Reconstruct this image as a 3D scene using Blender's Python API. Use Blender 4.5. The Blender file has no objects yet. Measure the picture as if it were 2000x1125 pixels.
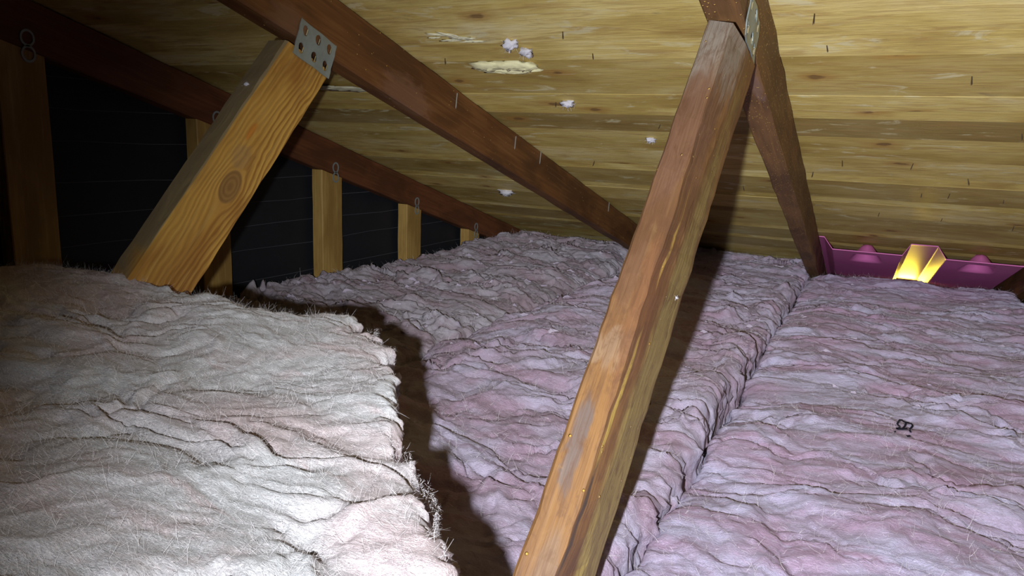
import bpy, math, random
import numpy as np
from mathutils import Matrix, Vector

random.seed(7)
rng = np.random.default_rng(11)
S = bpy.context.scene
C = S.collection

# ------------------------------------------------------------------ camera
CAM = np.array([[0.89324, 0.44796, 0.03811], [-0.12269, 0.16133, 0.97925], [-0.43252, 0.87938, -0.19906]])
cam = bpy.data.cameras.new('camera')
cam.sensor_width = 36.0
cam.lens = 1416.75 / 2000 * 36.0
cam.clip_start = 0.01
cam_o = bpy.data.objects.new('camera', cam)
C.objects.link(cam_o)
mw = Matrix.Identity(4)
for i in range(3):
    mw[i][0], mw[i][1], mw[i][2] = CAM[0][i], CAM[1][i], -CAM[2][i]
cam_o.matrix_world = mw
S.camera = cam_o

# ------------------------------------------------------------------ world: a closed dark attic
wd = bpy.data.worlds.new('attic_dark')
S.world = wd
wd.use_nodes = True
wd.node_tree.nodes['Background'].inputs[0].default_value = (0.5, 0.42, 0.36, 1)
wd.node_tree.nodes['Background'].inputs[1].default_value = 0.002

# ------------------------------------------------------------------ the hand-held lamp beside the camera
LP = CAM.T @ np.array([-0.047, -0.020, 0.0])
torch = bpy.data.lights.new('hand_lamp', 'SPOT')
torch.energy = 72
torch.color = (0.90, 0.95, 1.0)
torch.shadow_soft_size = 0.006
torch.spot_size = math.radians(128)
torch.spot_blend = 1.0
# unphysical linear falloff, set so far boards are lit without near wool blowing out
torch.use_nodes = True
_lt = torch.node_tree
_fo = _lt.nodes.new('ShaderNodeLightFalloff')
_fo.inputs['Strength'].default_value = 1.0
_fo.inputs['Smooth'].default_value = 0.05
_lt.links.new(_fo.outputs['Linear'], _lt.nodes['Emission'].inputs['Strength'])
to = bpy.data.objects.new('hand_lamp', torch)
C.objects.link(to)
aim = CAM.T @ np.array([(1780 - 1000) / 1416.75, -(880 - 562.5) / 1416.75, 1.0])
to.rotation_euler = Vector(aim).to_track_quat('-Z', 'Y').to_euler()
to.location = LP

S.view_settings.view_transform = 'Standard'
S.view_settings.look = 'None'
S.view_settings.gamma = 1.0
S.view_settings.use_curve_mapping = False
S.view_settings.exposure = 0.0

# ------------------------------------------------------------------ dimensions
T = 0.2915                                   # roof slope
TH = math.atan(T)
H0 = 0.4634                                  # underside of the boards over the camera
CZ = 0.0887 * math.sqrt(1 + T * T)
XR, XM, XG, XN = -0.145, -0.755, -1.405, 0.465   # right faces of the trusses
FLOOR = -0.62
ZI = -0.41


def roof(y):
    return H0 - T * y


# ------------------------------------------------------------------ object helpers
def link(name, mesh, mat=None, parent=None, smooth=False):
    o = bpy.data.objects.new(name, mesh)
    C.objects.link(o)
    if mat and not mesh.materials:
        mesh.materials.append(mat)
    if parent:
        o.parent = parent
    if smooth:
        mesh.polygons.foreach_set('use_smooth', [True] * len(mesh.polygons))
    return o


def mesh(name, v, f):
    m = bpy.data.meshes.new(name)
    m.from_pydata([tuple(map(float, p)) for p in v], [], f)
    m.update()
    return m


def quads(name, v, q):
    """fast mesh of quads from numpy arrays"""
    m = bpy.data.meshes.new(name)
    v = np.asarray(v, np.float32)
    q = np.asarray(q, np.int32)
    m.vertices.add(len(v))
    m.vertices.foreach_set('co', v.ravel())
    m.loops.add(q.size)
    m.loops.foreach_set('vertex_index', q.ravel())
    m.polygons.add(len(q))
    m.polygons.foreach_set('loop_start', np.arange(0, q.size, 4, dtype=np.int32))
    m.update(calc_edges=True)
    m.validate()
    return m


def empty(name, loc, parent=None):
    o = bpy.data.objects.new(name, None)
    o.location = loc
    o.empty_display_size = 0.05
    C.objects.link(o)
    if parent:
        o.parent = parent
    return o


def tag(o, label=None, cat=None, group=None, kind=None):
    if label:
        o['label'] = label
    if cat:
        o['category'] = cat
    if group:
        o['group'] = group
    if kind:
        o['kind'] = kind
    return o


# ------------------------------------------------------------------ noise
PERM = rng.permutation(4096).astype(np.int64)
GA = rng.uniform(0, 2 * math.pi, 4096)
GX, GY = np.cos(GA), np.sin(GA)


def perlin(x, y, seed=0):
    x = x + seed * 17.31
    y = y + seed * 9.77
    xi = np.floor(x).astype(np.int64)
    yi = np.floor(y).astype(np.int64)
    xf, yf = x - xi, y - yi

    def g(a, b, dx, dy):
        h = PERM[(PERM[a & 4095] + b) & 4095]
        return GX[h] * dx + GY[h] * dy
    u = xf * xf * xf * (xf * (xf * 6 - 15) + 10)
    v = yf * yf * yf * (yf * (yf * 6 - 15) + 10)
    n0 = g(xi, yi, xf, yf) * (1 - u) + g(xi + 1, yi, xf - 1, yf) * u
    n1 = g(xi, yi + 1, xf, yf - 1) * (1 - u) + g(xi + 1, yi + 1, xf - 1, yf - 1) * u
    return (n0 * (1 - v) + n1 * v) * 1.5


def fbm(x, y, seed=0, o=4):
    r = 0
    a = 1.0
    for i in range(o):
        r = r + a * perlin(x, y, seed + i * 3)
        x, y, a = x * 2.03, y * 2.03, a * 0.5
    return r


# ------------------------------------------------------------------ node helpers
class NT:
    def __init__(s, name):
        s.m = bpy.data.materials.new(name)
        s.m.use_nodes = True
        s.t = s.m.node_tree
        s.b = s.t.nodes['Principled BSDF']

    def n(s, typ, **kw):
        nd = s.t.nodes.new(typ)
        for k, v in kw.items():
            setattr(nd, k, v)
        return nd

    def l(s, a, b):
        s.t.links.new(a, b)

    def put(s, sock, val):
        if isinstance(val, bpy.types.NodeSocket):
            s.l(val, sock)
        else:
            sock.default_value = val

    def coord(s, out='Object'):
        return s.n('ShaderNodeTexCoord').outputs[out]

    def vmul(s, v, k, add=None):
        nd = s.n('ShaderNodeMapping')
        s.l(v, nd.inputs['Vector'])
        nd.inputs['Scale'].default_value = k
        if add is not None:
            s.put(nd.inputs['Location'], add)
        return nd.outputs[0]

    def noise(s, v, scale=1, detail=4, rough=0.55, dist=0.0, col=False):
        nd = s.n('ShaderNodeTexNoise')
        s.l(v, nd.inputs['Vector'])
        nd.inputs['Scale'].default_value = scale
        nd.inputs['Detail'].default_value = detail
        nd.inputs['Roughness'].default_value = rough
        nd.inputs['Distortion'].default_value = dist
        return nd.outputs[1 if col else 0]

    def math(s, op, a, b=0.0, c=0.0):
        nd = s.n('ShaderNodeMath', operation=op)
        for i, v in enumerate((a, b, c)):
            s.put(nd.inputs[i], v)
        return nd.outputs[0]

    def ramp(s, f, stops):
        nd = s.n('ShaderNodeValToRGB')
        s.l(f, nd.inputs[0])
        e = nd.color_ramp.elements
        while len(e) < len(stops):
            e.new(0.5)
        for i, (p, c) in enumerate(stops):
            e[i].position = p
            e[i].color = (c[0], c[1], c[2], 1) if not isinstance(c, (int, float)) else (c, c, c, 1)
        return nd.outputs[0]

    def mix(s, f, a, b, mode='MIX'):
        nd = s.n('ShaderNodeMix', data_type='RGBA', blend_type=mode)
        s.put(nd.inputs[0], f)
        for sock, v in ((nd.inputs[6], a), (nd.inputs[7], b)):
            if isinstance(v, tuple):
                v = (v[0], v[1], v[2], 1)
            s.put(sock, v)
        return nd.outputs[2]

    def step(s, f, lo, hi):
        nd = s.n('ShaderNodeMapRange', interpolation_type='SMOOTHSTEP')
        s.put(nd.inputs[0], f)
        nd.inputs[1].default_value = lo
        nd.inputs[2].default_value = hi
        return nd.outputs[0]

    def bump(s, h, dist, strength=1.0, nrm=None):
        nd = s.n('ShaderNodeBump')
        s.l(h, nd.inputs['Height'])
        nd.inputs['Distance'].default_value = dist
        nd.inputs['Strength'].default_value = strength
        if nrm is not None:
            s.l(nrm, nd.inputs['Normal'])
        return nd.outputs[0]

    def sep(s, v):
        nd = s.n('ShaderNodeSeparateXYZ')
        s.l(v, nd.inputs[0])
        return nd.outputs

    def done(s, col, rough=0.7, nrm=None, spec=0.3, metal=0.0):
        s.put(s.b.inputs['Base Color'], (col[0], col[1], col[2], 1) if isinstance(col, tuple) else col)
        s.put(s.b.inputs['Roughness'], rough)
        s.b.inputs['Specular IOR Level'].default_value = spec
        s.b.inputs['Metallic'].default_value = metal
        if nrm is not None:
            s.l(nrm, s.b.inputs['Normal'])
        return s.m


# ------------------------------------------------------------------ materials
def mat_boards():
    k = NT('pine_board')
    co = k.coord()
    rnd = k.n('ShaderNodeObjectInfo').outputs['Random']
    off = k.n('ShaderNodeCombineXYZ')
    for i, f in enumerate((37.0, 11.0, 53.0)):
        k.l(k.math('MULTIPLY', rnd, f), off.inputs[i])
    c1 = k.vmul(co, (1, 1, 1), off.outputs[0])
    broad = k.noise(k.vmul(c1, (3.5, 8, 8)), 1, 4, 0.6, 0.5)
    grain = k.noise(k.vmul(c1, (16, 190, 190)), 1, 4, 0.65, 0.8)
    figure = k.noise(k.vmul(c1, (7, 46, 46)), 1, 4, 0.6, 1.4)
    col = k.ramp(broad, [(0.30, (0.38, 0.265, 0.068)), (0.45, (0.55, 0.425, 0.125)), (0.57, (0.66, 0.54, 0.20)), (0.74, (0.73, 0.67, 0.37))])
    tone = k.ramp(rnd, [(0.0, (0.58, 0.52, 0.50)), (0.3, (0.92, 0.86, 0.80)), (0.6, (1.08, 1.04, 1.0)), (0.85, (1.22, 1.18, 1.25)), (1.0, (0.98, 0.78, 0.52))])
    col = k.mix(1.0, col, tone, 'MULTIPLY')
    col = k.mix(k.math('MULTIPLY', k.step(figure, 0.5, 0.66), 0.5), col, (0.42, 0.24, 0.075))
    col = k.mix(k.math('MULTIPLY', k.step(grain, 0.42, 0.72), 0.42), col, (0.38, 0.24, 0.09))
    pale = k.noise(k.vmul(c1, (9.0, 30, 30)), 1, 5, 0.65, 1.0)
    col = k.mix(k.math('MULTIPLY', k.step(pale, 0.57, 0.67), 0.65), col, (0.76, 0.69, 0.43))
    dirt = k.noise(k.vmul(c1, (7, 22, 22)), 1, 6, 0.7, 0.8)
    col = k.mix(k.math('MULTIPLY', k.step(dirt, 0.60, 0.75), 0.55), col, (0.22, 0.16, 0.10))
    # knots
    vo = k.n('ShaderNodeTexVoronoi', voronoi_dimensions='2D')
    k.l(k.vmul(c1, (2.6, 5.0, 1)), vo.inputs['Vector'])
    vo.inputs['Scale'].default_value = 1
    kn = k.math('ADD', vo.outputs['Distance'], k.math('MULTIPLY', k.noise(c1, 40, 2), 0.08))
    col = k.mix(k.math('MULTIPLY', k.step(kn, 0.17, 0.07), 0.6), col, (0.40, 0.20, 0.045))
    col = k.mix(k.math('MULTIPLY', k.step(kn, 0.082, 0.06), 0.75), col, (0.17, 0.09, 0.035))
    nrm = k.bump(grain, 0.0015, 0.5)
    nrm = k.bump(figure, 0.002, 0.35, nrm)
    return k.done(col, k.ramp(grain, [(0, 0.42), (1, 0.68)]), nrm, 0.35)


def mat_beam(name, base, dark, light, patches=(), sparkle=0.0, saw=0.0, gl=1.0, mottle=0.0):
    """timber whose length is local X; patches: (centre, radii, colour, strength, ragged)"""
    k = NT(name)
    co = k.coord()
    big = k.noise(k.vmul(co, (5, 14, 14)), 1, 3, 0.55, 0.5)
    grain = k.noise(k.vmul(co, (6, 170, 170)), 1, 4, 0.6, 0.5)
    col = k.mix(k.step(big, 0.38, 0.66), base, dark)
    col = k.mix(k.math('MULTIPLY', k.step(grain, 0.45, 0.7), 0.55 * gl), col, dark)
    col = k.mix(k.math('MULTIPLY', k.step(grain, 0.47, 0.3), 0.35 * gl), col, light)
    rag = k.noise(k.vmul(co, (22, 60, 60)), 1, 4, 0.65, 0.6, col=True)
    for (c, r, pc, st, rg) in patches:
        sub = k.n('ShaderNodeVectorMath', operation='SUBTRACT')
        k.l(co, sub.inputs[0])
        sub.inputs[1].default_value = c
        dv = k.n('ShaderNodeVectorMath', operation='DIVIDE')
        k.l(sub.outputs[0], dv.inputs[0])
        dv.inputs[1].default_value = r
        wob = k.n('ShaderNodeVectorMath', operation='MULTIPLY_ADD')
        k.l(rag, wob.inputs[0])
        wob.inputs[1].default_value = (rg, rg, rg)
        k.l(dv.outputs[0], wob.inputs[2])
        sh = k.n('ShaderNodeVectorMath', operation='SUBTRACT')
        k.l(wob.outputs[0], sh.inputs[0])
        sh.inputs[1].default_value = (rg * .5, rg * .5, rg * .5)
        ln = k.n('ShaderNodeVectorMath', operation='LENGTH')
        k.l(sh.outputs[0], ln.inputs[0])
        col = k.mix(k.math('MULTIPLY', k.step(ln.outputs['Value'], 1.0, 0.55), st), col, pc)
    if mottle:
        mt = k.noise(k.vmul(co, (26, 75, 75)), 1, 6, 0.7, 1.0)
        col = k.mix(k.math('MULTIPLY', k.step(mt, 0.46, 0.66), mottle), col, dark)
        rdg = k.noise(k.vmul(co, (4, 520, 520)), 1, 2, 0.5, 0.2)
        col = k.mix(k.math('MULTIPLY', k.step(rdg, 0.50, 0.62), mottle * .6), col, dark)
        col = k.mix(k.math('MULTIPLY', k.step(mt, 0.40, 0.26), mottle * .5), col, light)
    nrm = k.bump(grain, 0.0012, 0.6)
    if saw:
        wv = k.n('ShaderNodeTexWave', wave_type='BANDS', bands_direction='X')
        k.l(k.vmul(co, (1, 0.06, 0.10)), wv.inputs['Vector'])
        wv.inputs['Scale'].default_value = saw
        wv.inputs['Distortion'].default_value = 0.6
        nrm = k.bump(wv.outputs['Fac'], 0.0006, 0.35, nrm)
    rough = 0.62
    if sparkle:
        vo = k.n('ShaderNodeTexVoronoi')
        k.l(co, vo.inputs['Vector'])
        vo.inputs['Scale'].default_value = 260
        pick = k.math('GREATER_THAN', k.sep(vo.outputs['Color'])[0], 1 - sparkle)
        drop = k.math('MULTIPLY', k.step(vo.outputs['Distance'], 0.42, 0.18), pick)
        col = k.mix(drop, col, (0.62, 0.36, 0.08))
        nrm = k.bump(drop, 0.002, 0.9, nrm)
        rough = k.math('SUBTRACT', 0.6, k.math('MULTIPLY', drop, 0.45))
    return k.done(col, rough, nrm, 0.35)


def mat_web_left(kx, ky):
    """flat-sawn fir with the grain flowing round one big knot on the broad side"""
    k = NT('flat_sawn_fir')
    co = k.coord()
    x, y, z = k.sep(co)[0:3]
    wob = k.noise(k.vmul(co, (9, 22, 22)), 1, 3, 0.5, 0.3)
    dx = k.math('MULTIPLY', k.math('SUBTRACT', x, kx), 0.62)
    dy = k.math('SUBTRACT', y, ky)
    r2 = k.math('ADD', k.math('ADD', k.math('MULTIPLY', dx, dx), k.math('MULTIPLY', dy, dy)), 0.00005)
    r = k.math('SQRT', r2)
    psi = k.math('MULTIPLY', dy, k.math('SUBTRACT', 1.0, k.math('DIVIDE', 0.00030, k.math('MAXIMUM', r2, 0.00030))))
    psi = k.math('ADD', psi, k.math('MULTIPLY', k.math('SUBTRACT', wob, 0.5), 0.026))
    lines = k.math('ADD', k.math('MULTIPLY', k.math('SINE', k.math('MULTIPLY', psi, 820.0)), 0.5), 0.5)
    rings = k.math('ADD', k.math('MULTIPLY', k.math('SINE', k.math('MULTIPLY', k.math('ADD', r, k.math('MULTIPLY', wob, 0.004)), 1600.0)), 0.5), 0.5)
    inside = k.step(r, 0.0178, 0.0165)
    fine = k.noise(k.vmul(co, (8, 260, 260)), 1, 3, 0.6)
    big = k.noise(k.vmul(co, (6, 12, 12)), 1, 3, 0.5, 0.4)
    col = k.mix(k.step(big, 0.4, 0.62), (0.56, 0.31, 0.060), (0.36, 0.165, 0.030))
    bold = k.math('ADD', 0.22, k.math('MULTIPLY', k.step(k.math('ADD', y, k.math('MULTIPLY', k.math('SUBTRACT', big, 0.5), 0.06)), 0.012, -0.02), 0.5))
    col = k.mix(k.math('MULTIPLY', k.step(lines, 0.45, 0.95), bold), col, (0.26, 0.105, 0.018))
    col = k.mix(k.math('MULTIPLY', k.step(fine, 0.48, 0.7), 0.35), col, (0.55, 0.36, 0.11))
    kcol = k.mix(k.math('MULTIPLY', rings, 0.6), (0.33, 0.18, 0.05), (0.21, 0.10, 0.028))
    col = k.mix(inside, col, kcol)
    halo = k.math('MULTIPLY', k.step(r, 0.034, 0.016), 0.3)
    col = k.mix(k.math('MULTIPLY', halo, k.math('SUBTRACT', 1.0, inside)), col, (0.46, 0.24, 0.055))
    # grey dusty stain above the knot and an orange pitch streak
    def blob(cx, cy, rx, ry, amp):
        ax = k.math('DIVIDE', k.math('SUBTRACT', x, cx), rx)
        ay = k.math('DIVIDE', k.math('SUBTRACT', y, cy), ry)
        q = k.math('SQRT', k.math('ADD', k.math('MULTIPLY', ax, ax), k.math('MULTIPLY', ay, ay)))
        return k.step(k.math('ADD', q, k.math('MULTIPLY', k.math('SUBTRACT', fine, 0.5), amp)), 1.0, 0.6)
    onface = k.step(z, 0.012, 0.016)
    col = k.mix(k.math('MULTIPLY', blob(kx + 0.042, ky + 0.012, 0.022, 0.016, 1.6), 0.35), col, (0.26, 0.17, 0.10))
    col = k.mix(k.math('MULTIPLY', k.math('MULTIPLY', blob(kx + 0.08, ky + 0.019, 0.020, 0.0052, 0.6), onface), 0.85), col, (0.52, 0.19, 0.025))
    # sawn upper edge: grey, with its weaker light painted in as darker colour
    ridge = k.step(y, 0.0425, 0.0437)
    col = k.mix(k.math('MULTIPLY', ridge, 0.85), col, (0.20, 0.165, 0.10))
    nrm = k.bump(lines, 0.0012, 0.5)
    nrm = k.bump(fine, 0.0008, 0.4, nrm)
    return k.done(col, 0.55, nrm, 0.35)


def mat_insulation(name, pink, pale, deep, sx=9.0, sy=30.0, grey=1.0):
    k = NT(name)
    co = k.coord()
    a = k.noise(k.vmul(co, (sx, sy, sx)), 1, 5, 0.6, 0.7)
    b = k.noise(k.vmul(co, (sx * .45, sy * .3, sx)), 1, 3, 0.5, 0.5)
    col = k.mix(k.step(b, 0.36, 0.62), pink, pale)
    col = k.mix(k.math('MULTIPLY', k.step(a, 0.52, 0.70), 0.65), col, pale)
    col = k.mix(k.math('MULTIPLY', k.step(a, 0.46, 0.30), 0.70), col, deep)
    wash = k.noise(k.vmul(co, (sx * .5, sy * .22, sx)), 1, 5, 0.65, 0.9)
    col = k.mix(k.math('MULTIPLY', k.step(wash, 0.50, 0.68), 0.55), col, tuple(v * grey for v in deep))
    fib = k.noise(k.vmul(co, (70, 330, 200)), 1, 5, 0.7, 2.2)
    col = k.mix(k.math('MULTIPLY', k.step(fib, 0.54, 0.68), 0.5), col, tuple(min(1, v * 1.18) for v in pale))
    col = k.mix(k.math('MULTIPLY', k.step(fib, 0.46, 0.32), 0.35), col, deep)
    f1 = k.noise(k.vmul(co, (220, 640, 400)), 1, 4, 0.7, 1.8)
    f2 = k.noise(k.vmul(co, (60, 150, 90)), 1, 4, 0.6, 1.2)
    nrm = k.bump(f2, 0.006, 0.55)
    nrm = k.bump(f1, 0.0022, 0.9, nrm)
    m = k.done(col, 0.95, nrm, 0.05)
    k.b.inputs['Sheen Weight'].default_value = 0.35
    k.b.inputs['Sheen Roughness'].default_value = 0.5
    k.put(k.b.inputs['Sheen Tint'], (1, 0.93, 0.97, 1))
    return m


def mat_plain(name, col, rough=0.7, spec=0.3, metal=0.0, var=0.25, scale=40):
    k = NT(name)
    nz = k.noise(k.coord(), scale, 4, 0.6)
    c = k.mix(k.math('MULTIPLY', nz, var * 2), col, tuple(v * 0.45 for v in col))
    return k.done(c, rough, k.bump(nz, 0.001, 0.4), spec, metal)


M_BOARD = mat_boards()
M_CHORD = mat_beam('red_brown_fir', (0.175, 0.070, 0.020), (0.090, 0.034, 0.010), (0.25, 0.115, 0.035), sparkle=0.012,
                   patches=[((1.42, -0.035, 0.019), (0.05, 0.03, 0.03), (0.24, 0.12, 0.06), 0.5, 1.2),
                            ((1.72, -0.03, 0.019), (0.10, 0.04, 0.03), (0.23, 0.115, 0.065), 0.5, 1.4)])
M_CHORD_NEAR = mat_beam('resin_beaded_fir', (0.23, 0.115, 0.045), (0.13, 0.062, 0.027), (0.34, 0.17, 0.055), sparkle=0.22,
                        patches=[((1.62, -0.055, 0.012), (0.10, 0.02, 0.012), (0.24, 0.15, 0.13), 0.5, 1.2)])
M_GABLE = mat_beam('dark_gable_fir', (0.15, 0.048, 0.018), (0.085, 0.028, 0.010), (0.20, 0.08, 0.03))
M_STUD = mat_beam('gable_stud_fir', (0.43, 0.265, 0.075), (0.29, 0.165, 0.042), (0.52, 0.35, 0.12))
M_FELT = mat_plain('black_building_felt', (0.016, 0.017, 0.021), 0.55, 0.25, var=0.3, scale=25)
M_FELT_EDGE = mat_plain('dusty_felt_edge', (0.085, 0.085, 0.095), 0.8, 0.1)
M_STEEL = mat_plain('galvanised_steel', (0.36, 0.42, 0.42), 0.42, 0.5, 0.45, var=0.3, scale=120)
M_TOOTH = mat_plain('bright_steel_tooth', (0.75, 0.78, 0.78), 0.22, 0.5, 1.0, var=0.05)
M_NAIL = mat_plain('rusty_nail', (0.09, 0.065, 0.04), 0.6, 0.3, 0.5)
M_NAIL_B = mat_plain('bright_nail', (0.55, 0.54, 0.48), 0.4, 0.5, 0.6)
M_INS_R = mat_insulation('lavender_pink_glass_wool', (0.49, 0.315, 0.465), (0.55, 0.50, 0.69), (0.35, 0.205, 0.31), 12, 50, 1.0)  # same wool in every batt; the lavender-to-cream light cast is put into its colours
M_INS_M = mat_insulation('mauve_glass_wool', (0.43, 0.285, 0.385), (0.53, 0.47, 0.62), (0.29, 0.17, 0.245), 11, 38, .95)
M_INS_G = mat_insulation('greyed_mauve_glass_wool', (0.38, 0.265, 0.31), (0.49, 0.44, 0.50), (0.26, 0.16, 0.195), 11, 38, .9)
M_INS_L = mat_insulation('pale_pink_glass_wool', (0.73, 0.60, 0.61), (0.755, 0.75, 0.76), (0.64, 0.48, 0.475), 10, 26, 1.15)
M_FIBRE = mat_plain('pale_glass_fibre', (0.84, 0.78, 0.79), 0.5, 0.5, var=0.08)
M_TUFT = mat_plain('white_glass_wool', (0.60, 0.57, 0.62), 0.9, 0.1, var=0.1)
M_WISP = mat_plain('pale_mauve_wisp', (0.56, 0.48, 0.58), 0.95, 0.05, var=0.3, scale=60)
M_FOAM = mat_plain('dried_yellow_foam', (0.80, 0.74, 0.45), 0.8, 0.15, var=0.2, scale=150)
M_SMEAR = mat_plain('pale_plaster_smear', (0.76, 0.71, 0.50), 0.85, 0.1, var=0.25, scale=120)
M_VENT = mat_plain('magenta_foam_plastic', (0.60, 0.15, 0.39), 0.45, 0.4, var=0.08, scale=30)
M_INK = mat_plain('blue_black_ink', (0.035, 0.035, 0.06), 0.9, 0.05, var=0.5, scale=200)
M_DRYWALL = mat_plain('grey_plasterboard', (0.45, 0.43, 0.40), 0.9, 0.1)

# ------------------------------------------------------------------ floor (ceiling of the rooms below)
fl = mesh('floor', [(-1.5, -0.7, FLOOR), (1.2, -0.7, FLOOR), (1.2, 3.75, FLOOR), (-1.5, 3.75, FLOOR),
                    (-1.5, -0.7, FLOOR - .013), (1.2, -0.7, FLOOR - .013), (1.2, 3.75, FLOOR - .013), (-1.5, 3.75, FLOOR - .013)],
          [(0, 1, 2, 3), (7, 6, 5, 4), (0, 4, 5, 1), (1, 5, 6, 2), (2, 6, 7, 3), (3, 7, 4, 0)])
tag(link('floor', fl, M_DRYWALL), 'grey plasterboard under the insulation', kind='structure')

# ------------------------------------------------------------------ roof deck and its boards
# local frame of the roof: X along the boards, Y down the slope, Z out of the roof
ROOF_M = Matrix.Translation((0, 0, H0)) @ Matrix.Rotation(-TH, 4, 'X')
CS = math.cos(TH)
deck = mesh('ceiling', [(-1.5, -.75, .026), (1.2, -.75, .026), (1.2, 3.85, .026), (-1.5, 3.85, .026),
                        (-1.5, -.75, .04), (1.2, -.75, .04), (1.2, 3.85, .04), (-1.5, 3.85, .04)],
            [(3, 2, 1, 0), (4, 5, 6, 7), (0, 1, 5, 4), (1, 2, 6, 5), (2, 3, 7, 6), (3, 0, 4, 7)])
ceiling = link('ceiling', deck, M_FELT)
ceiling.matrix_world = ROOF_M
tag(ceiling, 'sloping roof deck of bare pine boards over black felt', kind='structure')


def board(y0, y1, rec, tilt, seed):
    """one roof board, y in slope metres, underside recessed by rec, lower edge proud by tilt"""
    r = random.Random(seed)
    w = y1 - y0
    N = 14
    v, f = [], []
    L0, L1 = -1.44, 1.15
    ph = r.uniform(0, 6)
    for i in range(N + 1):
        x = L0 + (L1 - L0) * i / N
        e0 = r.uniform(-.0002, .0002)
        e1 = r.uniform(-.0001, .0004)
        wav = 0.0002 * math.sin(2.1 * x + ph)
        za, zb = rec + wav, rec - tilt + wav
        c = .0015
        d = .0003
        v += [(x, -w / 2 + e0, .024), (x, -w / 2 + e0, za + d), (x, -w / 2 + e0 + d, za), (x, w / 2 + e1 - c, zb), (x, w / 2 + e1, zb + c), (x, w / 2 + e1, .024)]
    for i in range(N):
        for j in range(6):
            a, b = i * 6 + j, i * 6 + (j + 1) % 6
            f.append((a, b, b + 6, a + 6))
    f += [tuple(range(5, -1, -1)), tuple(range(N * 6, N * 6 + 6))]
    o = link('roof_board', mesh('roof_board', v, f), M_BOARD, ceiling)
    o.location = (0, (y0 + y1) / 2, 0)
    return o


edges_obs = [0.948, 1.074, 1.137, 1.177, 1.291, 1.350, 1.397, 1.494, 1.556, 1.630, 1.752, 1.808, 1.956, 2.012, 2.150, 2.215, 2.370]
kinds_obs = ['main', 'flat', 'lap', 'main', 'flat', 'lap', 'main', 'flat', 'lap', 'main', 'lap', 'main', 'lap', 'main', 'lap', 'main']
segs = [(a, b, kd) for a, b, kd in zip(edges_obs[:-1], edges_obs[1:], kinds_obs)]
y = 2.370
while y < 3.6:
    segs += [(y, y + .05, 'lap'), (y + .05, y + .2, 'main')]
    y += .2
y = 0.948
while y > -0.7:
    segs += [(y - .045, y, 'flat'), (y - .165, y - .045, 'main'), (y - .20, y - .165, 'lap')]
    y -= .2
for i, (a, b, kd) in enumerate(segs):
    rec, tilt = {'main': (0.0027, 0.0014), 'flat': (0.0020, 0.0024), 'lap': (0.0060, 0.0041)}[kd]
    g0, g1 = .0002, -.0006
    if a in (1.177, 1.752, 1.956, 2.215):
        rec += .004
        tilt += .003
    board(a / CS + g0, b / CS - g1, rec + random.uniform(-.00015, .00015), tilt, 100 + i)


def on_roof(x, y, off=0.0):
    """roof-local point for a place under the boards at plan position x, y"""
    return (x, y / CS, -off)


def nail(x, y, ln=0.012, lean=0.2, mat=None):
    v, f = [], []
    n = 5
    for s, (z, r) in enumerate(((0.004, .0008), (-ln * .7, .0008), (-ln, .0002))):
        for j in range(n):
            a = 2 * math.pi * j / n
            v.append((math.cos(a) * r + lean * (-z) * .3, math.sin(a) * r, z))
    for s in range(2):
        for j in range(n):
            f.append((s * n + j, s * n + (j + 1) % n, (s + 1) * n + (j + 1) % n, (s + 1) * n + j))
    o = link('nail', mesh('nail', v, f), mat or M_NAIL, ceiling)
    o.location = on_roof(x, y)
    return o


for i, (x, y) in enumerate([(-0.445, 1.042), (-0.424, 1.116), (-0.525, 1.11), (-0.575, 1.33), (-0.084, 1.105), (-0.096, 1.017), (0.057, 1.647), (-0.07, 1.647),
                            (0.162, 1.735), (0.091, 1.876), (0.144, 1.862), (0.013, 2.097), (0.155, 2.111), (0.311, 2.139), (0.248, 1.888), (-0.64, 1.74),
                            (0.099, 1.22), (-0.70, 1.124), (-0.13, 1.74), (-0.35, 1.62), (-0.30, 1.9), (-0.5, 2.1), (-0.95, 1.6), (0.2, 1.45), (-0.4, 1.45)]):
    nail(x, y, random.uniform(.006, .013), random.uniform(-1, 1))


# ------------------------------------------------------------------ lumpy bits stuck to the boards
def lump(name, mat, rx, ry, rz, seed, rough=0.45, n=14, m=9):
    r = np.random.default_rng(seed)
    v, f = [], []
    for i in range(m + 1):
        ph = math.pi * i / m
        for j in range(n):
            a = 2 * math.pi * j / n
            k = 1 + rough * float(perlin(np.array([math.cos(a) * 2.3 + seed]), np.array([math.sin(a) * 2.3 + ph * 1.4]))[0]) + r.uniform(-.12, .12) * rough
            v.append((rx * math.sin(ph) * math.cos(a) * k, ry * math.sin(ph) * math.sin(a) * k, rz * math.cos(ph) * k))
    for i in range(m):
        for j in range(n):
            f.append((i * n + j, (i + 1) * n + j, (i + 1) * n + (j + 1) % n, i * n + (j + 1) % n))
    return link(name, mesh(name, v, f), mat, smooth=True)


def put_roof(o, x, y, off=0.0, rz=0.0):
    o.matrix_world = ROOF_M @ Matrix.Translation(on_roof(x, y, off)) @ Matrix.Rotation(rz, 4, 'Z')
    return o


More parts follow.
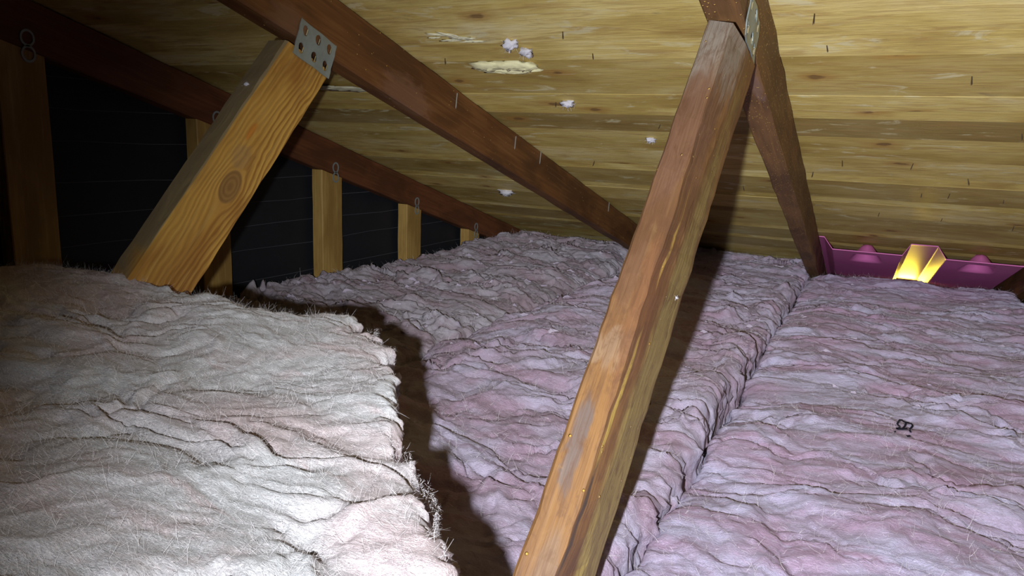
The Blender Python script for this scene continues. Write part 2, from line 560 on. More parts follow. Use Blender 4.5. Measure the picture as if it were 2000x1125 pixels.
def fibres(name, pts, dirs, ln, width, mat, parent, seg=3, curl=0.5, seed=1):
    """thin bent fibres, one joined mesh"""
    r = np.random.default_rng(seed)
    n = len(pts)
    d = dirs / np.linalg.norm(dirs, axis=1, keepdims=True)
    side = np.cross(d, r.normal(size=(n, 3)))
    side /= np.linalg.norm(side, axis=1, keepdims=True) + 1e-9
    bend = r.normal(size=(n, 3)) * curl
    bend -= (bend * d).sum(1, keepdims=True) * d
    V = np.zeros((n, seg + 1, 2, 3))
    L = np.asarray(ln).reshape(n, 1)
    for s in range(seg + 1):
        t = s / seg
        c = pts + d * L * t + bend * L * t * t
        w = width * (1 - .7 * t)
        V[:, s, 0] = c - side * w
        V[:, s, 1] = c + side * w
    base = (np.arange(n) * (seg + 1) * 2)[:, None]
    Q = []
    for s in range(seg):
        a = base + s * 2
        Q.append(np.concatenate([a, a + 1, a + 3, a + 2], 1))
    o = link(name, quads(name, V.reshape(-1, 3), np.stack(Q, 1).reshape(-1, 4)), mat, parent)
    tag(o, kind='stuff')
    return o


tufts = [(-0.546, 1.070, .015, .010, 'white wisp of glass wool caught on the upper roof board'),
         (-0.530, 1.098, .010, .008, 'small white fluff just below the larger wisp on the roof boards'),
         (-1.095, 2.150, .026, .013, 'white tuft on the boards above the far end of the middle rafter'),
         (-0.548, 1.326, .012, .008, 'small pale fluff stuck to a nail on the boards left of the near strut top'),
         (-0.440, 1.535, .010, .006, 'tiny white fluff hanging on the boards left of the near strut')]
for i, (x, y, rx, ry, lab) in enumerate(tufts):
    o = lump('insulation_tuft', M_TUFT, rx, ry, ry * .8, 31 + i, 0.9)
    put_roof(o, x, y, 0.003, random.uniform(-.6, .2))
    p = rng.normal(size=(60, 3)) * np.array([rx, ry, ry]) * .45
    fibres('fibre', p, p + rng.normal(size=p.shape) * .004 - np.array([0, 0, .004]), rng.uniform(.003, .009, 60), .00022, M_TUFT, o, seed=i)
    tag(o, lab, 'fluff', 'white fluff on the roof boards')

for i, (p0, r0, lab) in enumerate([((-.7745, .7425, .0605), .0042, 'white fluff caught on the upper edge of the knotty strut'),
                                   ((-.1530, .6560, -.1365), .0012, 'tiny white fluff on the right edge of the near strut')]):
    o = lump('insulation_tuft', M_TUFT, r0, r0 * .8, r0 * .7, 51 + i, 0.9, 10, 6)
    o.location = p0
    p = rng.normal(size=(26, 3)) * r0 * .5
    fibres('fibre', p, p + rng.normal(size=p.shape) * .002, rng.uniform(.001, .003, 26), .00012, M_TUFT, o, seed=70 + i)
    tag(o, lab, 'fluff')

fo = empty('dried_foam', (0, 0, 0))
put_roof(fo, -0.602, 1.155)
for i, (dx, dy, rx, ry) in enumerate([(-.03, 0, .035, .016), (.012, -.002, .034, .015), (.045, .003, .02, .012), (.0, .014, .06, .006)]):
    o = lump('foam_blob', M_FOAM, rx, ry, .007, 61 + i, .5)
    o.parent = fo
    o.location = (dx, dy, -.0015)
tag(fo, 'pale yellow dried foam squeezed out between roof boards', 'foam')
sm = empty('plaster_smear', (0, 0, 0))
put_roof(sm, -0.638, 1.040)
for i, (dx, dy, rx, ry, a) in enumerate([(-.02, -.006, .022, .004, .2), (.0, .0, .020, .006, .7), (.018, .010, .022, .004, .1), (-.008, .016, .02, .003, .0), (.03, .022, .02, .0022, 0), (-.035, .004, .012, .002, 0)]):
    o = lump('smear_patch', M_SMEAR, rx, ry, .0012, 81 + i, .8)
    o.parent = sm
    o.location = (dx, dy, -.0006)
    o.rotation_euler = (0, 0, a)
tag(sm, 'chalky pale smear on the uppermost roof board', 'smear')
s2 = empty('plaster_smear', (0, 0, 0))
put_roof(s2, -1.05, 1.265)
for i, (dx, dy, rx, ry) in enumerate([(0, 0, .06, .014), (.05, .008, .045, .010), (-.04, -.01, .04, .010)]):
    o = lump('smear_patch', M_SMEAR, rx, ry, .0014, 95 + i, .7)
    o.parent = s2
    o.location = (dx, dy, -.0006)
tag(s2, 'pale plaster smear on the boards beside the left strut', 'smear')


# ------------------------------------------------------------------ timbers
def timber(name, A, B, mat, parent, ch=.003, N=26, wob=.0009, wane=None, seed=0):
    """A, B: end corners (ridge-right, ridge-left, back-left, back-right). Local X runs A to B, Y to the ridge side, Z to the right side"""
    A = [np.array(p, float) for p in A]
    B = [np.array(p, float) for p in B]
    ca, cb = sum(A) / 4, sum(B) / 4
    e1 = (cb - ca) / np.linalg.norm(cb - ca)
    e2 = (A[0] + A[1] - A[2] - A[3])
    e2 = e2 - e1 * (e2 @ e1)
    e2 /= np.linalg.norm(e2)
    e3 = np.cross(e1, e2)
    o0 = ca
    R = np.array([e1, e2, e3])
    r = random.Random(seed)
    v, f = [], []
    for i in range(N + 1):
        t = i / N
        P = [R @ (a * (1 - t) + b * t - o0) for a, b in zip(A, B)]
        cs = [ch] * 4
        if wane:
            cs[0] = wane(t)
        for j in range(4):
            p, q, s = P[j], P[(j - 1) % 4], P[(j + 1) % 4]
            c = cs[j] * r.uniform(.8, 1.25)
            dq, ds = (q - p) / np.linalg.norm(q - p), (s - p) / np.linalg.norm(s - p)
            k = np.array([0, r.uniform(-wob, wob), r.uniform(-wob, wob)])
            v += [p + dq * c * (7.0 if (wane and j == 0) else 1) + k, p + ds * c + k]
    for i in range(N):
        for j in range(8):
            a, b = i * 8 + j, i * 8 + (j + 1) % 8
            f.append((a, a + 8, b + 8, b))
    f += [tuple(range(8)), tuple(range(N * 8 + 7, N * 8 - 1, -1))]
    me = mesh(name, v, f)
    o = link(name, me, mat)
    mwx = Matrix.Identity(4)
    for i in range(3):
        mwx[i][0], mwx[i][1], mwx[i][2], mwx[i][3] = e1[i], e2[i], e3[i], o0[i]
    if parent:
        o.parent = parent
        o.matrix_parent_inverse = Matrix.Identity(4)
        o.matrix_local = parent.matrix_basis.inverted() @ mwx
    else:
        o.matrix_world = mwx
    return o


def chord(name, xr, y0, y1, mat, parent, seed):
    xl = xr - .038
    g = .0012
    def end(y):
        z = roof(y) - g
        return [(xr, y, z), (xl, y, z), (xl, y, z - CZ), (xr, y, z - CZ)]
    return timber(name, end(y0), end(y1), mat, parent, .0025, 60, .0011, seed=seed)


def lower(A, B, z):
    """carry the four edges on past A down to height z"""
    out = []
    for a, b in zip(A, B):
        a, b = np.array(a, float), np.array(b, float)
        k = (z - a[2]) / (b[2] - a[2])
        out.append(a + (b - a) * k)
    return out


def corners(p_arris, p_right, p_left):
    a, r_, l_ = map(np.array, (p_arris, p_right, p_left))
    return [a, l_, r_ + (l_ - a), r_]


def nail_plate(parent, xr, y, z, ang, w=.080, h=.053, seed=0):
    """punched steel plate flat on the right face at xr; local X along ang in the truss plane"""
    nx, ny, n = 3, 2, 12
    cw, chh = w / nx, h / ny
    th = .0014
    verts, faces = [], []
    r = random.Random(seed)
    for ix in range(nx):
        for iy in range(ny):
            cx, cy = (ix + .5) * cw - w / 2, (iy + .5) * chh - h / 2
            base = len(verts)
            for zz in (th, 0):
                for j in range(n):
                    a = 2 * math.pi * j / n + math.pi / n
                    k = 1 / max(abs(math.cos(a)), abs(math.sin(a)))
                    verts.append((cx + math.cos(a) * k * cw / 2, cy + math.sin(a) * k * chh / 2, zz))
                for j in range(n):
                    a = 2 * math.pi * j / n + math.pi / n
                    rr = .0066 * (1 + .35 * max(0, math.cos(a - math.pi / 2)))
                    verts.append((cx + math.cos(a) * rr * .85, cy + math.sin(a) * rr, zz))
            for j in range(n):
                q = (j + 1) % n
                faces.append((base + j, base + q, base + n + q, base + n + j))
                faces.append((base + n + j, base + n + q, base + 3 * n + q, base + 3 * n + j))
                faces.append((base + 2 * n + q, base + 2 * n + j, base + 3 * n + j, base + 3 * n + q))
                faces.append((base + q, base + j, base + 2 * n + j, base + 2 * n + q))
    verts = [(a + .0006 * math.sin(b * 300), b, c + .0009 * math.sin(a * 120 + 1) + .0006 * math.sin(b * 160)) for a, b, c in verts]
    pl = link('nail_plate', mesh('nail_plate', verts, faces), M_STEEL)
    e1 = np.array([0, math.cos(ang), math.sin(ang)])
    e3 = np.array([1.0, 0, 0])
    e2 = np.cross(e3, e1)
    m = Matrix.Identity(4)
    for i, o3 in enumerate((xr + .0012, y, z)):
        m[i][0], m[i][1], m[i][2], m[i][3] = e1[i], e2[i], e3[i], o3
    pl.parent = parent
    pl.matrix_local = parent.matrix_basis.inverted() @ m
    tag(pl, 'punched galvanised steel plate with six holes')
    tv = [(.0016, -.0045, .0012), (.0036, -.004, .0012), (.0036, .0045, .0016), (.0020, .0045, .0016), (.0010, -.003, -.002), (.0030, -.003, -.002), (.0030, .0035, -.001), (.0016, .0035, -.001)]
    tf = [(0, 1, 2, 3), (7, 6, 5, 4), (0, 4, 5, 1), (1, 5, 6, 2), (2, 6, 7, 3), (3, 7, 4, 0)]
    tm = mesh('tooth', tv, tf)
    for ix in range(nx):
        for iy in range(ny):
            t = link('tooth', tm, M_TOOTH, pl)
            t.location = ((ix + .5) * cw - w / 2, (iy + .5) * chh - h / 2, 0)
    return pl


# near truss (its strut crosses the middle of the view)
tr = empty('roof_truss', (XR - .019, 0.6, FLOOR))
chord('top_chord', XR, -0.55, 3.45, M_CHORD_NEAR, tr, 1)
A = corners((-0.17, 0.4539, -0.3109), (-0.17, 0.528, -0.3526), (-0.209, 0.444, -0.3201))
B = corners((-0.142, 0.7679, 0.1215), (-0.142, 0.8985, 0.0938), (-0.180, 0.8071, 0.1323))
A0 = lower(A, B, FLOOR + .003)
LR = float(np.linalg.norm(sum(A0) / 4 - sum(B) / 4))
M_STRUT = mat_beam('weathered_strut', (0.275, 0.135, 0.046), (0.135, 0.062, 0.030), (0.37, 0.215, 0.09), saw=0, gl=.8, sparkle=0.012, mottle=.6, patches=[
    ((LR - .00, .05, 0), (.15, .06, .06), (0.33, 0.28, 0.235), .95, .8),
    ((LR - .17, .05, 0), (.11, .05, .03), (0.20, 0.10, 0.060), .85, .9),
    ((LR - .33, .05, -.006), (.05, .05, .012), (0.19, 0.095, 0.05), .7, 1.0),
    ((LR - .40, .05, -.004), (.026, .05, .03), (0.36, 0.25, 0.17), .4, 2.2),
    ((LR - .36, .05, .012), (.10, .05, .012), (0.22, 0.095, 0.042), .7, 1.6),
    ((LR - .68, .05, .006), (.12, .05, .010), (0.20, 0.11, 0.06), .6, 1.8),
    ((LR - .49, .05, -.003), (.050, .05, .010), (0.145, 0.115, 0.11), .8, 1.8),
    ((LR - .60, .05, .004), (.06, .05, .012), (0.23, 0.14, 0.085), .7, 1.2),
    ((LR - .58, .0385, .0165), (.11, .004, .004), (0.055, 0.047, 0.045), .9, .9),
    ((LR - .44, .0395, .0165), (.07, .004, .004), (0.62, 0.42, 0.10), .85, .8),
    ((LR - .28, .0395, .0165), (.06, .004, .004), (0.60, 0.38, 0.09), .8, .8),
    ((LR - .50, -.015, .021), (.55, .045, .007), (0.42, 0.31, 0.10), .8, .6)])


def wane(t):
    s = t * LR
    top = max(0, (s - (LR - .24)) / .24)
    return .0058 + .0045 * top * (1 - .35 * top) + .0010 * math.sin(s * 23)


timber('strut', A0, B, M_STRUT, tr, .003, 60, .0007, wane, 2)['label'] = 'weathered brown strut with grey dusty top and bark wane'
nail_plate(tr, XR, .863, .1305, -.30, seed=1)
tag(tr, 'near roof truss whose slanting brown strut crosses the middle of the view', 'truss', 'roof trusses')

# middle truss (rafter runs across the boards, strut with the big knot on the left)
tm_ = empty('roof_truss', (XM - .019, 0.6, FLOOR))
chord('top_chord', XM, -0.55, 3.45, M_CHORD, tm_, 5)
A = corners((-0.7551, 0.5307, -0.1805), (-0.7551, 0.6206, -0.209), (-0.7931, 0.5317, -0.1790))
B = corners((-0.7551, 0.7988, 0.1245), (-0.7551, 0.8918, 0.0898), (-0.7931, 0.8000, 0.1250))
A0 = lower(A, B, FLOOR + .003)
ca, cb = sum(A0) / 4, sum(B) / 4
e1 = (cb - ca) / np.linalg.norm(cb - ca)
e2 = np.array([0, -e1[2], e1[1]])
kp = np.array([XM, 0.6902, -0.0733]) - ca
M_KNOT = mat_web_left(float(kp @ e1), float(kp @ e2))
timber('strut', A0, B, M_KNOT, tm_, .003, 40, .0006, None, 6)['label'] = 'honey coloured strut with a large knot'
nail_plate(tm_, XM, .8545, .1188, -.37, seed=2)
for i, (y, z) in enumerate([(1.254, .0784), (1.5186, .0019), (1.6611, -.0327), (2.2036, -.188)]):
    v, f = [], []
    for zz, rr in ((.0, .0011), (-.026, .0011), (-.030, .0003)):
        for j in range(5):
            a = 2 * math.pi * j / 5
            v.append((math.cos(a) * rr + .0025, math.sin(a) * rr, zz + .008))
    for s in range(2):
        for j in range(5):
            f.append((s * 5 + j, s * 5 + (j + 1) % 5, s * 5 + 5 + (j + 1) % 5, s * 5 + 5 + j))
    o = link('nail', mesh('nail', v, f), M_NAIL_B, tm_)
    o.matrix_local = tm_.matrix_basis.inverted() @ Matrix.Translation((XM, y, z)) @ Matrix.Rotation(-.15, 4, 'X')
tag(tm_, 'middle roof truss with red-brown rafter and knotty honey coloured strut', 'truss', 'roof trusses')

# next truss, only its rafter foot shows at the right-hand edge
tn = empty('roof_truss', (XN - .019, 0.6, FLOOR))
chord('top_chord', XN, -0.55, 3.45, M_CHORD, tn, 9)
d = np.array([XN - XM, 0, 0])
timber('strut', [a + d for a in A0], [b + d for b in B], M_STUD, tn, .003, 12, .0006, None, 10)
tag(tn, 'roof truss at the right-hand edge, dark rafter foot beside the magenta vent', 'truss', 'roof trusses')

# gable truss: rafter, studs, ring ties
tg = empty('gable_truss', (XG - .019, 0.6, FLOOR))
chord('top_chord', XG, -0.55, 3.45, M_GABLE, tg, 12)


def ring_tie(y, z):
    v, f = [], []
    n, w, th = 18, .0042, .0016
    for cz in (0.014, -0.014):
        b = len(v)
        for j in range(n):
            a = 2 * math.pi * j / n
            for rr, xx in ((.0155 - w, 0), (.0155, 0), (.0155, th), (.0155 - w, th)):
                v.append((xx, math.cos(a) * rr * .85, cz + math.sin(a) * rr))
        for j in range(n):
            q = (j + 1) % n
            for s in range(4):
                s2_ = (s + 1) % 4
                f.append((b + j * 4 + s, b + q * 4 + s, b + q * 4 + s2_, b + j * 4 + s2_))
    o = link('ring_tie', mesh('ring_tie', v, f), M_STEEL, tg)
    o.matrix_local = tg.matrix_basis.inverted() @ Matrix.Translation((XG + .001, y, z))
    o['label'] = 'figure-eight steel ring tie'


for i, ye in enumerate([.862, 1.281, 1.700, 2.120, 2.540, 2.96]):
    y0, y1 = ye - .087, ye
    xl = XG - .038
    zt0, zt1 = roof(y0) - CZ - .002, roof(y1) - CZ - .002
    top = [(XG, y0, zt0), (xl, y0, zt0), (xl, y1, zt1), (XG, y1, zt1)]
    bot = [(p[0], p[1], FLOOR + .002) for p in top]
    timber('stud', bot, top, M_STUD, tg, .002, 10, .0006, None, 20 + i)
    ring_tie(ye - .030, (zt0 + zt1) / 2 + .004)
tag(tg, 'gable end truss with short studs against the black felt wall', 'truss', 'roof trusses')

# ------------------------------------------------------------------ black felt gable wall
wl = mesh('wall_left', [(-1.462, -.7, FLOOR), (-1.462, 3.8, FLOOR), (-1.462, 3.8, roof(3.8)), (-1.462, -.7, roof(-.7)),
                        (-1.48, -.7, FLOOR), (-1.48, 3.8, FLOOR), (-1.48, 3.8, roof(3.8)), (-1.48, -.7, roof(-.7))],
          [(0, 1, 2, 3), (7, 6, 5, 4), (0, 4, 5, 1), (1, 5, 6, 2), (2, 6, 7, 3), (3, 7, 4, 0)])
wall = link('wall_left', wl, M_FELT)
tag(wall, 'black felt covered gable wall', kind='structure')
zz = FLOOR + .02
rr = random.Random(3)
while zz < .55:
    hh = rr.uniform(.055, .085)
    ymax = min(3.7, (H0 - zz - hh) / T - .02)
    v, f, e = [], [], []
    N = 12
    for i in range(N + 1):
        yy = -.69 + (ymax + .69) * i / N
        dz = rr.uniform(-.004, .004)
        v += [(-1.4605, yy, zz + dz), (-1.4595 + .002, yy, zz + dz), (-1.4615 + .002, yy, zz + hh + .008), (-1.4605, yy, zz + hh + .008)]
        e += [(-1.4590 + .002, yy, zz + dz - .0006), (-1.4586 + .002, yy, zz + dz), (-1.4586 + .002, yy, zz + dz + rr.uniform(.0006, .0016))]
    for i in range(N):
        for j in range(4):
            a, b = i * 4 + j, i * 4 + (j + 1) % 4
            f.append((a, b, b + 4, a + 4))
    st = link('felt_strip', mesh('felt_strip', v, f), M_FELT, wall)
    link('felt_edge', mesh('felt_edge', e, [(i * 3 + j, i * 3 + j + 1, i * 3 + j + 4, i * 3 + j + 3) for i in range(N) for j in range(2)]), M_FELT_EDGE, st)
    zz += hh


# ------------------------------------------------------------------ glass wool
def wool(x, y, seed, amp=1.0, sx=1.0, sy=1.0):
    """relief of torn, layered glass wool, streaked along x"""
    wx = x + .06 * fbm(x * 5, y * 6, seed + 40, 4)
    wy = y + .045 * fbm(x * 5, y * 6, seed + 60, 4)
    mod = np.clip(.5 + 1.3 * fbm(x * 4, y * 5, seed + 50, 3), .0, 1.4)
    mod2 = np.clip(.5 + 1.3 * fbm(x * 5, y * 7, seed + 55, 3), .0, 1.4)
    h = .016 * fbm(x * 2.6, y * 3.2, seed, 2)
    # soft swollen lumps
    h += .013 * amp * fbm(wx * 7 * sx, wy * 11 * sy, seed + 5, 2)
    h += .0055 * amp * fbm(wx * 16 * sx, wy * 30 * sy, seed + 9, 3) * (.4 + mod)
    # a few long folds
    n2 = fbm(wx * 3.2 * sx, wy * 8 * sy, seed + 33, 3)
    h -= .008 * amp * np.exp(-(n2 / .045) ** 2) * mod
    h += .006 * amp * np.exp(-((n2 - .10) / .09) ** 2) * mod
    # torn layers, each lapping over the next
    n3 = fbm(wx * 4 * sx, wy * 9 * sy, seed + 13, 4) * 2.6
    s3 = n3 - np.floor(n3)
    h += .0050 * amp * mod2 * (s3 - np.clip((s3 - .82) / .18, 0, 1) ** 1.5)
    n4 = fbm(wx * 13 * sx, wy * 26 * sy, seed + 17, 4) * 1.6
    s4 = n4 - np.floor(n4)
    h += .0024 * amp * (1.4 - mod2) * (s4 - np.clip((s4 - .8) / .2, 0, 1) ** 1.5)
    h += .0016 * amp * fbm(wx * 45, wy * 70, seed + 21, 4)
    return h


def grid_quads(nx, ny):
    i = np.arange(ny - 1)[:, None] * nx + np.arange(nx - 1)[None, :]
    i = i.ravel()
    return np.stack([i, i + 1, i + 1 + nx, i + nx], 1)


def segdist(px, py, poly):
    """distance, nearest point and inside flag for a closed polygon"""
    best = np.full(px.shape, 1e9)
    bx = np.zeros_like(px)
    by = np.zeros_like(py)
    ins = np.zeros(px.shape, bool)
    n = len(poly)
    for i in range(n):
        (x0, y0), (x1, y1) = poly[i], poly[(i + 1) % n]
        dx, dy = x1 - x0, y1 - y0
        t = np.clip(((px - x0) * dx + (py - y0) * dy) / (dx * dx + dy * dy + 1e-12), 0, 1)
        qx, qy = x0 + t * dx, y0 + t * dy
        dd = np.hypot(px - qx, py - qy)
        m = dd < best
        best = np.where(m, dd, best)
        bx = np.where(m, qx, bx)
        by = np.where(m, qy, by)
        cr = ((y0 > py) != (y1 > py)) & (px < (x1 - x0) * (py - y0) / (y1 - y0 + 1e-12) + x0)
        ins ^= cr
    return best, bx, by, ins


def batt(name, poly, zfun, zbot, step, seed, mat, amp=1.0, sx=1.0, sy=1.0, round_=.02, jag=.004, stepy=None, clear=.012):
    """a slab of glass wool with torn sides: grid points outside the outline fold down its side"""
    stepy = stepy or step
    P = np.array(poly)
    depth = .07
    x0, y0 = P.min(0) - depth
    x1, y1 = P.max(0) + depth
    xs = np.arange(x0, x1 + step, step)
    ys = np.arange(y0, y1 + stepy, stepy)
    X, Y = np.meshgrid(xs, ys)
    jx = jag * fbm(X * 55, Y * 55, seed + 70, 3) + jag * 2.2 * fbm(X * 12, Y * 12, seed + 75, 2)
    jy = jag * fbm(X * 55, Y * 55, seed + 80, 3) + jag * 2.2 * fbm(X * 12, Y * 12, seed + 85, 2)
    D, BX, BY, IN = segdist(X + jx, Y + jy, poly)
    top = zfun(X, Y) + wool(X, Y, seed, amp, sx, sy)
    edge = np.where(IN, np.clip(1 - D / round_, 0, 1), 1.0)
    ztop = top - .5 * round_ * edge ** 2.2
    ob = ~IN
    k = np.clip(D / depth, 0, 1)
    sidez = (ztop - (ztop - zbot) * k)
    Z = np.where(ob, sidez, ztop)
    Z = np.minimum(Z, np.maximum(H0 - T * np.where(ob, BY, Y) - clear, zbot))
    und = .006 * fbm(BX * 30 + Z * 40, BY * 30 + Z * 90, seed + 90, 3)
    gx, gy = (X + jx - BX), (Y + jy - BY)
    gl = np.hypot(gx, gy) + 1e-6
    XX = np.where(ob, BX - jx + gx / gl * (und - .006 * k), X)
    YY = np.where(ob, BY - jy + gy / gl * (und - .006 * k), Y)
    V = np.stack([XX, YY, Z], -1).reshape(-1, 3)
    q = grid_quads(len(xs), len(ys))
    far = (ob & (D > depth * 1.08)).ravel()
    q = q[~far[q].all(1)]
    o = link(name, quads(name, V, q), mat, smooth=True)
    return o, dict(X=X, Y=Y, Z=Z, IN=IN, D=D, XX=XX, YY=YY)


def sample_fibres(o, g, n, lo, hi, width, mat, seed, ymin, ymax, up=.5, xmin=-9):
    r = np.random.default_rng(seed)
    ok = (g['IN'] & (g['D'] > .008) & (g['Y'] > ymin) & (g['Y'] < ymax) & (g['X'] > xmin)).ravel()
    idx = np.flatnonzero(ok)
    pick = r.choice(idx, n)
    p = np.stack([g['XX'].ravel()[pick], g['YY'].ravel()[pick], g['Z'].ravel()[pick]], 1)
    p[:, :2] += r.normal(size=(n, 2)) * .002
    p[:, 2] -= .0015
    d = r.normal(size=(n, 3)) * np.array([1, .8, up])
    d[:, 2] = np.abs(d[:, 2]) + .03
    return fibres('loose_fibre', p, d, r.uniform(lo, hi, n), width, mat, o, 3, .8, seed)


# batt in the bay right of the near truss
X0, X1 = -0.172, 0.424
roundR = .028
zr = lambda x, y: ZI + .002 - .010 * np.exp(-((x + .166) / .05) ** 2) + .006 * np.sin(y * 2.1 + 1) - .05 * np.clip((y - 2.55) / .35, 0, 1) ** 2
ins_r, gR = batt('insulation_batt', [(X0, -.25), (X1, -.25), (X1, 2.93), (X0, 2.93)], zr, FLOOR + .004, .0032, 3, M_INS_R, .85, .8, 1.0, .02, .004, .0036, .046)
tag(ins_r, 'lavender pink glass wool batt in front of the magenta vent, stamped in ink', 'insulation', 'glass wool batts')
# batt between near and middle truss
zm = lambda x, y: ZI + .010 + .006 * np.exp(-((x + .19) / .06) ** 2) - .028 * np.exp(-((x + .76) / .07) ** 2) + .008 * np.sin(y * 1.7)
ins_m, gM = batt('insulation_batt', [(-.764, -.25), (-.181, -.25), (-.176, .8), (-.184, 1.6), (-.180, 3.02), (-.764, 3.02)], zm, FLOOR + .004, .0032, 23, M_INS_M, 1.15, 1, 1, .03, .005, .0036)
tag(ins_m, 'mauve glass wool batt lying between the near strut and the middle rafter', 'insulation', 'glass wool batts')
# batt by the gable
zg = lambda x, y: ZI + .004 + .012 * np.exp(-((x + 1.38) / .1) ** 2) - .02 * np.exp(-((x + .78) / .06) ** 2) + .008 * np.sin(y * 2.3 + .6)
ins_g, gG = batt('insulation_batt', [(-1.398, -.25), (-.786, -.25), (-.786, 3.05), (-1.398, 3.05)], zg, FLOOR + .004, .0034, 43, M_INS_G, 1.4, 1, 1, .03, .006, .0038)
tag(ins_g, 'greyed mauve glass wool batt along the gable studs and black wall', 'insulation', 'glass wool batts')

# loose batt on top, pale and close to the camera, with a torn right-hand edge
edge = [(-1.385, .47), (-1.15, .50), (-0.962, 0.515), (-0.907, 0.548), (-0.783, 0.553), (-0.656, 0.560), (-0.584, 0.552), (-0.547, 0.572), (-0.522, 0.605),
        (-0.49, 0.612), (-0.455, 0.575), (-0.442, 0.594), (-0.424, 0.560), (-0.385, 0.545), (-0.365, 0.502), (-0.326, 0.457), (-0.291, 0.412), (-0.265, 0.372),
        (-0.243, 0.364), (-0.230, 0.346), (-0.208, 0.332), (-0.189, 0.313), (-0.182, 0.296), (-0.166, 0.281), (-0.154, 0.265), (-0.141, 0.250), (-.10, .17), (-.06, .02), (-.05, -.2), (-1.385, -.2)]
ZL = -0.192
zl = lambda x, y: ZL + .030 * np.clip((-x - .7) / .45, 0, 1) * np.clip((y - .2) / .3, 0, 1) + .010 * np.exp(-((x + .62) ** 2 + (y - .36) ** 2) / .012)
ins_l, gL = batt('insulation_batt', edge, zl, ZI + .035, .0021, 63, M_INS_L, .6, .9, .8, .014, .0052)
tag(ins_l, 'pale pink glass wool batt laid on top in the left foreground, torn edge', 'insulation', 'glass wool batts')

# loose fibres
sample_fibres(ins_l, gL, 90000, .002, .0085, .00009, M_FIBRE, 1, .12, .65, .16, -1.1)
sample_fibres(ins_m, gM, 32000, .004, .014, .00014, M_FIBRE, 2, .4, 3, .4)
sample_fibres(ins_r, gR, 32000, .004, .014, .00013, M_FIBRE, 3, .4, 2.8, .3)
sample_fibres(ins_g, gG, 9000, .006, .016, .0002, M_FIBRE, 4, .7, 3, .5)
# fringe along the torn edge of the top batt
E_ = np.array(edge[1:27])
tt = np.sort(rng.uniform(0, len(E_) - 1.001, 9000))
i0 = tt.astype(int)
fr = (tt - i0)[:, None]
pe = E_[i0] * (1 - fr) + E_[i0 + 1] * fr
nr = (E_[i0 + 1] - E_[i0])
nr = np.stack([-nr[:, 1], nr[:, 0]], 1)
nr /= np.linalg.norm(nr, axis=1, keepdims=True)
nr = -nr if (nr[-1] @ np.array([1, .5])) < 0 else nr
pz = np.full(len(pe), ZL) + zl(pe[:, 0], pe[:, 1]) - ZL + rng.uniform(-.035, -.004, len(pe))
p3 = np.column_stack([pe - nr * .004, pz])
d3 = np.column_stack([nr, np.zeros(len(pe))]) * .8 + rng.normal(size=(len(pe), 3)) * .6
fibres('edge_fringe', p3, d3, rng.uniform(.001, .0036, len(pe)) * np.clip(np.linalg.norm(p3, axis=1) / .75, .35, 1), .00007, M_FIBRE, ins_l, 3, .9, 9)


# torn wisps standing on the far batts
def wisps(o, g, n, seed, ymin, ymax, mat, lo=.012, hi=.035):
    r = np.random.default_rng(seed)
    idx = np.flatnonzero((g['IN'] & (g['Y'] > ymin) & (g['Y'] < ymax)).ravel())
    V, Q = [], []
    for k in range(n):
        q = r.choice(idx)
        c = np.array([g['XX'].ravel()[q], g['YY'].ravel()[q], g['Z'].ravel()[q] - .004])
        a = r.normal(0, .5)
        u = np.array([math.cos(a), math.sin(a), r.normal(0, .12)])
        w = np.array([-math.sin(a) * .4, math.cos(a) * .4, 1.0]) + r.normal(size=3) * .35
        w /= np.linalg.norm(w)
        L, Hh = r.uniform(lo, hi), r.uniform(.005, .013)
        b = len(V)
        for i in range(7):
            s = i / 6
            hh = Hh * math.sin(math.pi * min(1, .06 + s * .9)) * r.uniform(.6, 1.2)
            lean = np.array([0, -.35, 0]) * hh
            for j, t in enumerate((0, .55, 1)):
                V.append(c + u * (s - .5) * L + w * hh * t + lean * t * t + r.normal(size=3) * .0006)
        for i in range(6):
            for j in range(2):
                p = b + i * 3 + j
                Q.append((p, p + 3, p + 4, p + 1))
    wo = link('torn_wisp', quads('torn_wisp', np.array(V), np.array(Q)), mat, o, True)
    tag(wo, kind='stuff')


wisps(ins_m, gM, 150, 5, 1.15, 2.9, M_WISP)
wisps(ins_g, gG, 260, 6, .8, 2.95, M_WISP)
wisps(ins_r, gR, 50, 8, 1.3, 2.8, M_WISP, .01, .03)

# ink stamp on the right batt
ink = [[(1749.8, 827.6), (1747.1, 837.3), (1753.3, 843.6), (1754.2, 849.8), (1748, 850.2)],
       [(1749.8, 827.6), (1762.2, 832.9), (1774.7, 834.2)], [(1763.1, 834.7), (1763.1, 841.8), (1761.3, 849.8)],
       [(1774.7, 834.2), (1777.8, 840.9), (1776.4, 847.1), (1773.8, 851.6)], [(1749.8, 850.7), (1760.4, 851.1), (1770.2, 850.7)],
       [(1773.8, 852.4), (1778.2, 858.7)], [(1772.9, 869.3), (1779.1, 867.6)], [(1747.1, 856.9), (1749.8, 861.3)]]


def ground_z(x, y):
    i = np.clip(np.rint((y - gR['Y'][0, 0]) / (gR['Y'][1, 0] - gR['Y'][0, 0])).astype(int), 0, gR['Y'].shape[0] - 1)
    j = np.clip(np.rint((x - gR['X'][0, 0]) / (gR['X'][0, 1] - gR['X'][0, 0])).astype(int), 0, gR['X'].shape[1] - 1)
    return max(gR['Z'][i + a, j + b] for a in (-3, -2, -1, 0, 1, 2, 3) for b in (-2, -1, 0, 1, 2))


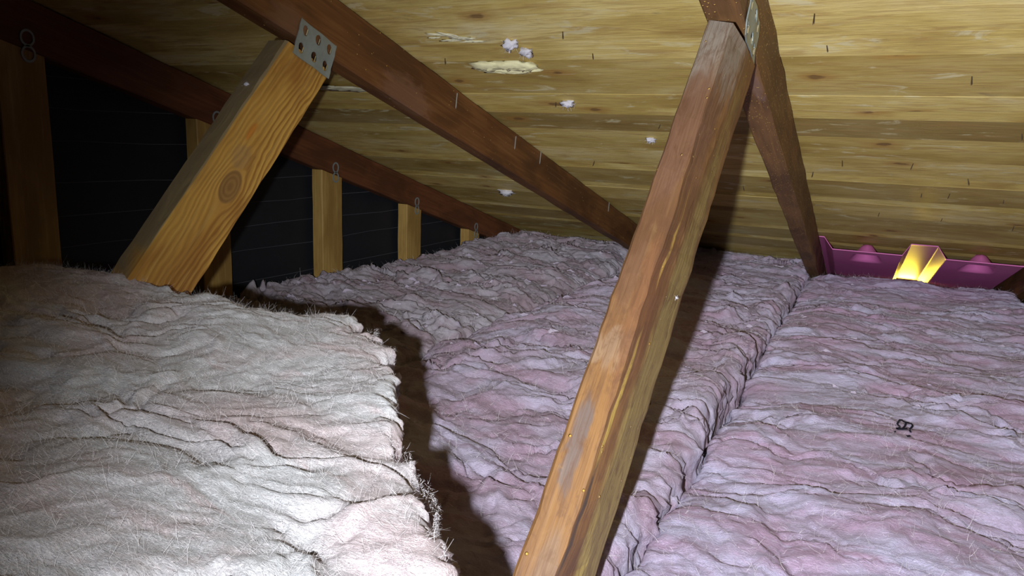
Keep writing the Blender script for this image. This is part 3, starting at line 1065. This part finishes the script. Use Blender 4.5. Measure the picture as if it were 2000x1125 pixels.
V, Q = [], []
ox, oy = 0.0805, 1.190               # the stamp's place on the batt, metres
for line in ink:
    pts = []
    for (a, b), (c, d_) in zip(line[:-1], line[1:]):
        for s in np.linspace(0, 1, 7)[:-1]:
            pts.append((a + (c - a) * s, b + (d_ - b) * s))
    pts.append(line[-1])
    pts = np.array(pts)
    # the stamp's own flat layout: 0.72 mm per unit across, 2.35 mm per unit along the batt
    u = ox + (pts[:, 0] - 1762.5) * .00072 + (848 - pts[:, 1]) * .00025
    w = oy + (848 - pts[:, 1]) * .00225 + (pts[:, 0] - 1762.5) * .00042
    b0 = len(V)
    for i in range(len(u)):
        t = np.array([u[min(i + 1, len(u) - 1)] - u[max(i - 1, 0)], w[min(i + 1, len(u) - 1)] - w[max(i - 1, 0)]])
        t /= np.linalg.norm(t) + 1e-9
        nn = np.array([-t[1] * .0014, t[0] * .0042])
        for sgn in (-1, 1):
            px, py = u[i] + nn[0] * sgn, w[i] + nn[1] * sgn
            V.append((px, py, float(ground_z(np.array(px), np.array(py))) + .0012))
    for i in range(len(u) - 1):
        Q.append((b0 + i * 2, b0 + i * 2 + 1, b0 + i * 2 + 3, b0 + i * 2 + 2))
st = link('ink_stamp', quads('ink_stamp', np.array(V), np.array(Q)), M_INK, ins_r)
st['label'] = 'smudged dark ink stamp on the batt'

# ------------------------------------------------------------------ magenta rafter vent at the eave
prof = [(-.160, 0), (-.128, 0), (-.100, .036), (.092, .036), (.112, 0), (.182, 0), (.206, .036), (.396, .036), (.420, 0), (.4255, 0)]
px_ = np.array([p[0] for p in prof])
pd_ = np.array([p[1] for p in prof])
xs = np.unique(np.concatenate([np.linspace(-.143, .4245, 150), px_[(px_ > -.143) & (px_ < .4245)]]))
ys = np.linspace(2.455, 3.35, 130) / CS
X, Y = np.meshgrid(xs, ys)
Dp = np.interp(X, px_, pd_)
for cx in (-.004, .300):
    for cyy in (2.545, 3.15):
        yy = (Y - cyy / CS)
        hw = .040 + .10 * np.clip(yy, -.03, .05)
        b = np.clip(1 - np.abs(X - cx) / hw, 0, 1) * np.clip((yy + .055) / .04, 0, 1) * np.clip((.095 - yy) / .045, 0, 1)
        Dp = Dp - .034 * np.clip(b * 1.5, 0, 1)
G0 = .0035
V = np.stack([X, Y, -(Dp + G0)], -1).reshape(-1, 3)
V2 = V + np.array([0, 0, -.0035])
q = grid_quads(len(xs), len(ys))
nv = len(V)
nx_ = len(xs)
rim = np.array([(i, i + 1, i + 1 + nv, i + nv) for i in range(nx_ - 1)])
vent = link('rafter_vent', quads('rafter_vent', np.concatenate([V, V2]), np.concatenate([q, q[:, ::-1] + nv, rim])), M_VENT, smooth=False)
vent.matrix_world = ROOF_M
tag(vent, 'magenta foam rafter vent at the eave with a yellow lit groove', 'vent')

# daylight entering the vent's groove from the soffit opening below the eave
dl = bpy.data.lights.new('soffit_daylight', 'AREA')
dl.shape = 'RECTANGLE'
dl.size = .06
dl.size_y = .012
dl.energy = .15
dl.spread = math.radians(75)
dl.color = (1.0, .74, .06)
dlo = bpy.data.objects.new('soffit_daylight', dl)
C.objects.link(dlo)
dlo.matrix_world = ROOF_M @ Matrix.Translation((.147, 3.20 / CS, -.030)) @ Matrix.Rotation(math.radians(-97), 4, 'X')
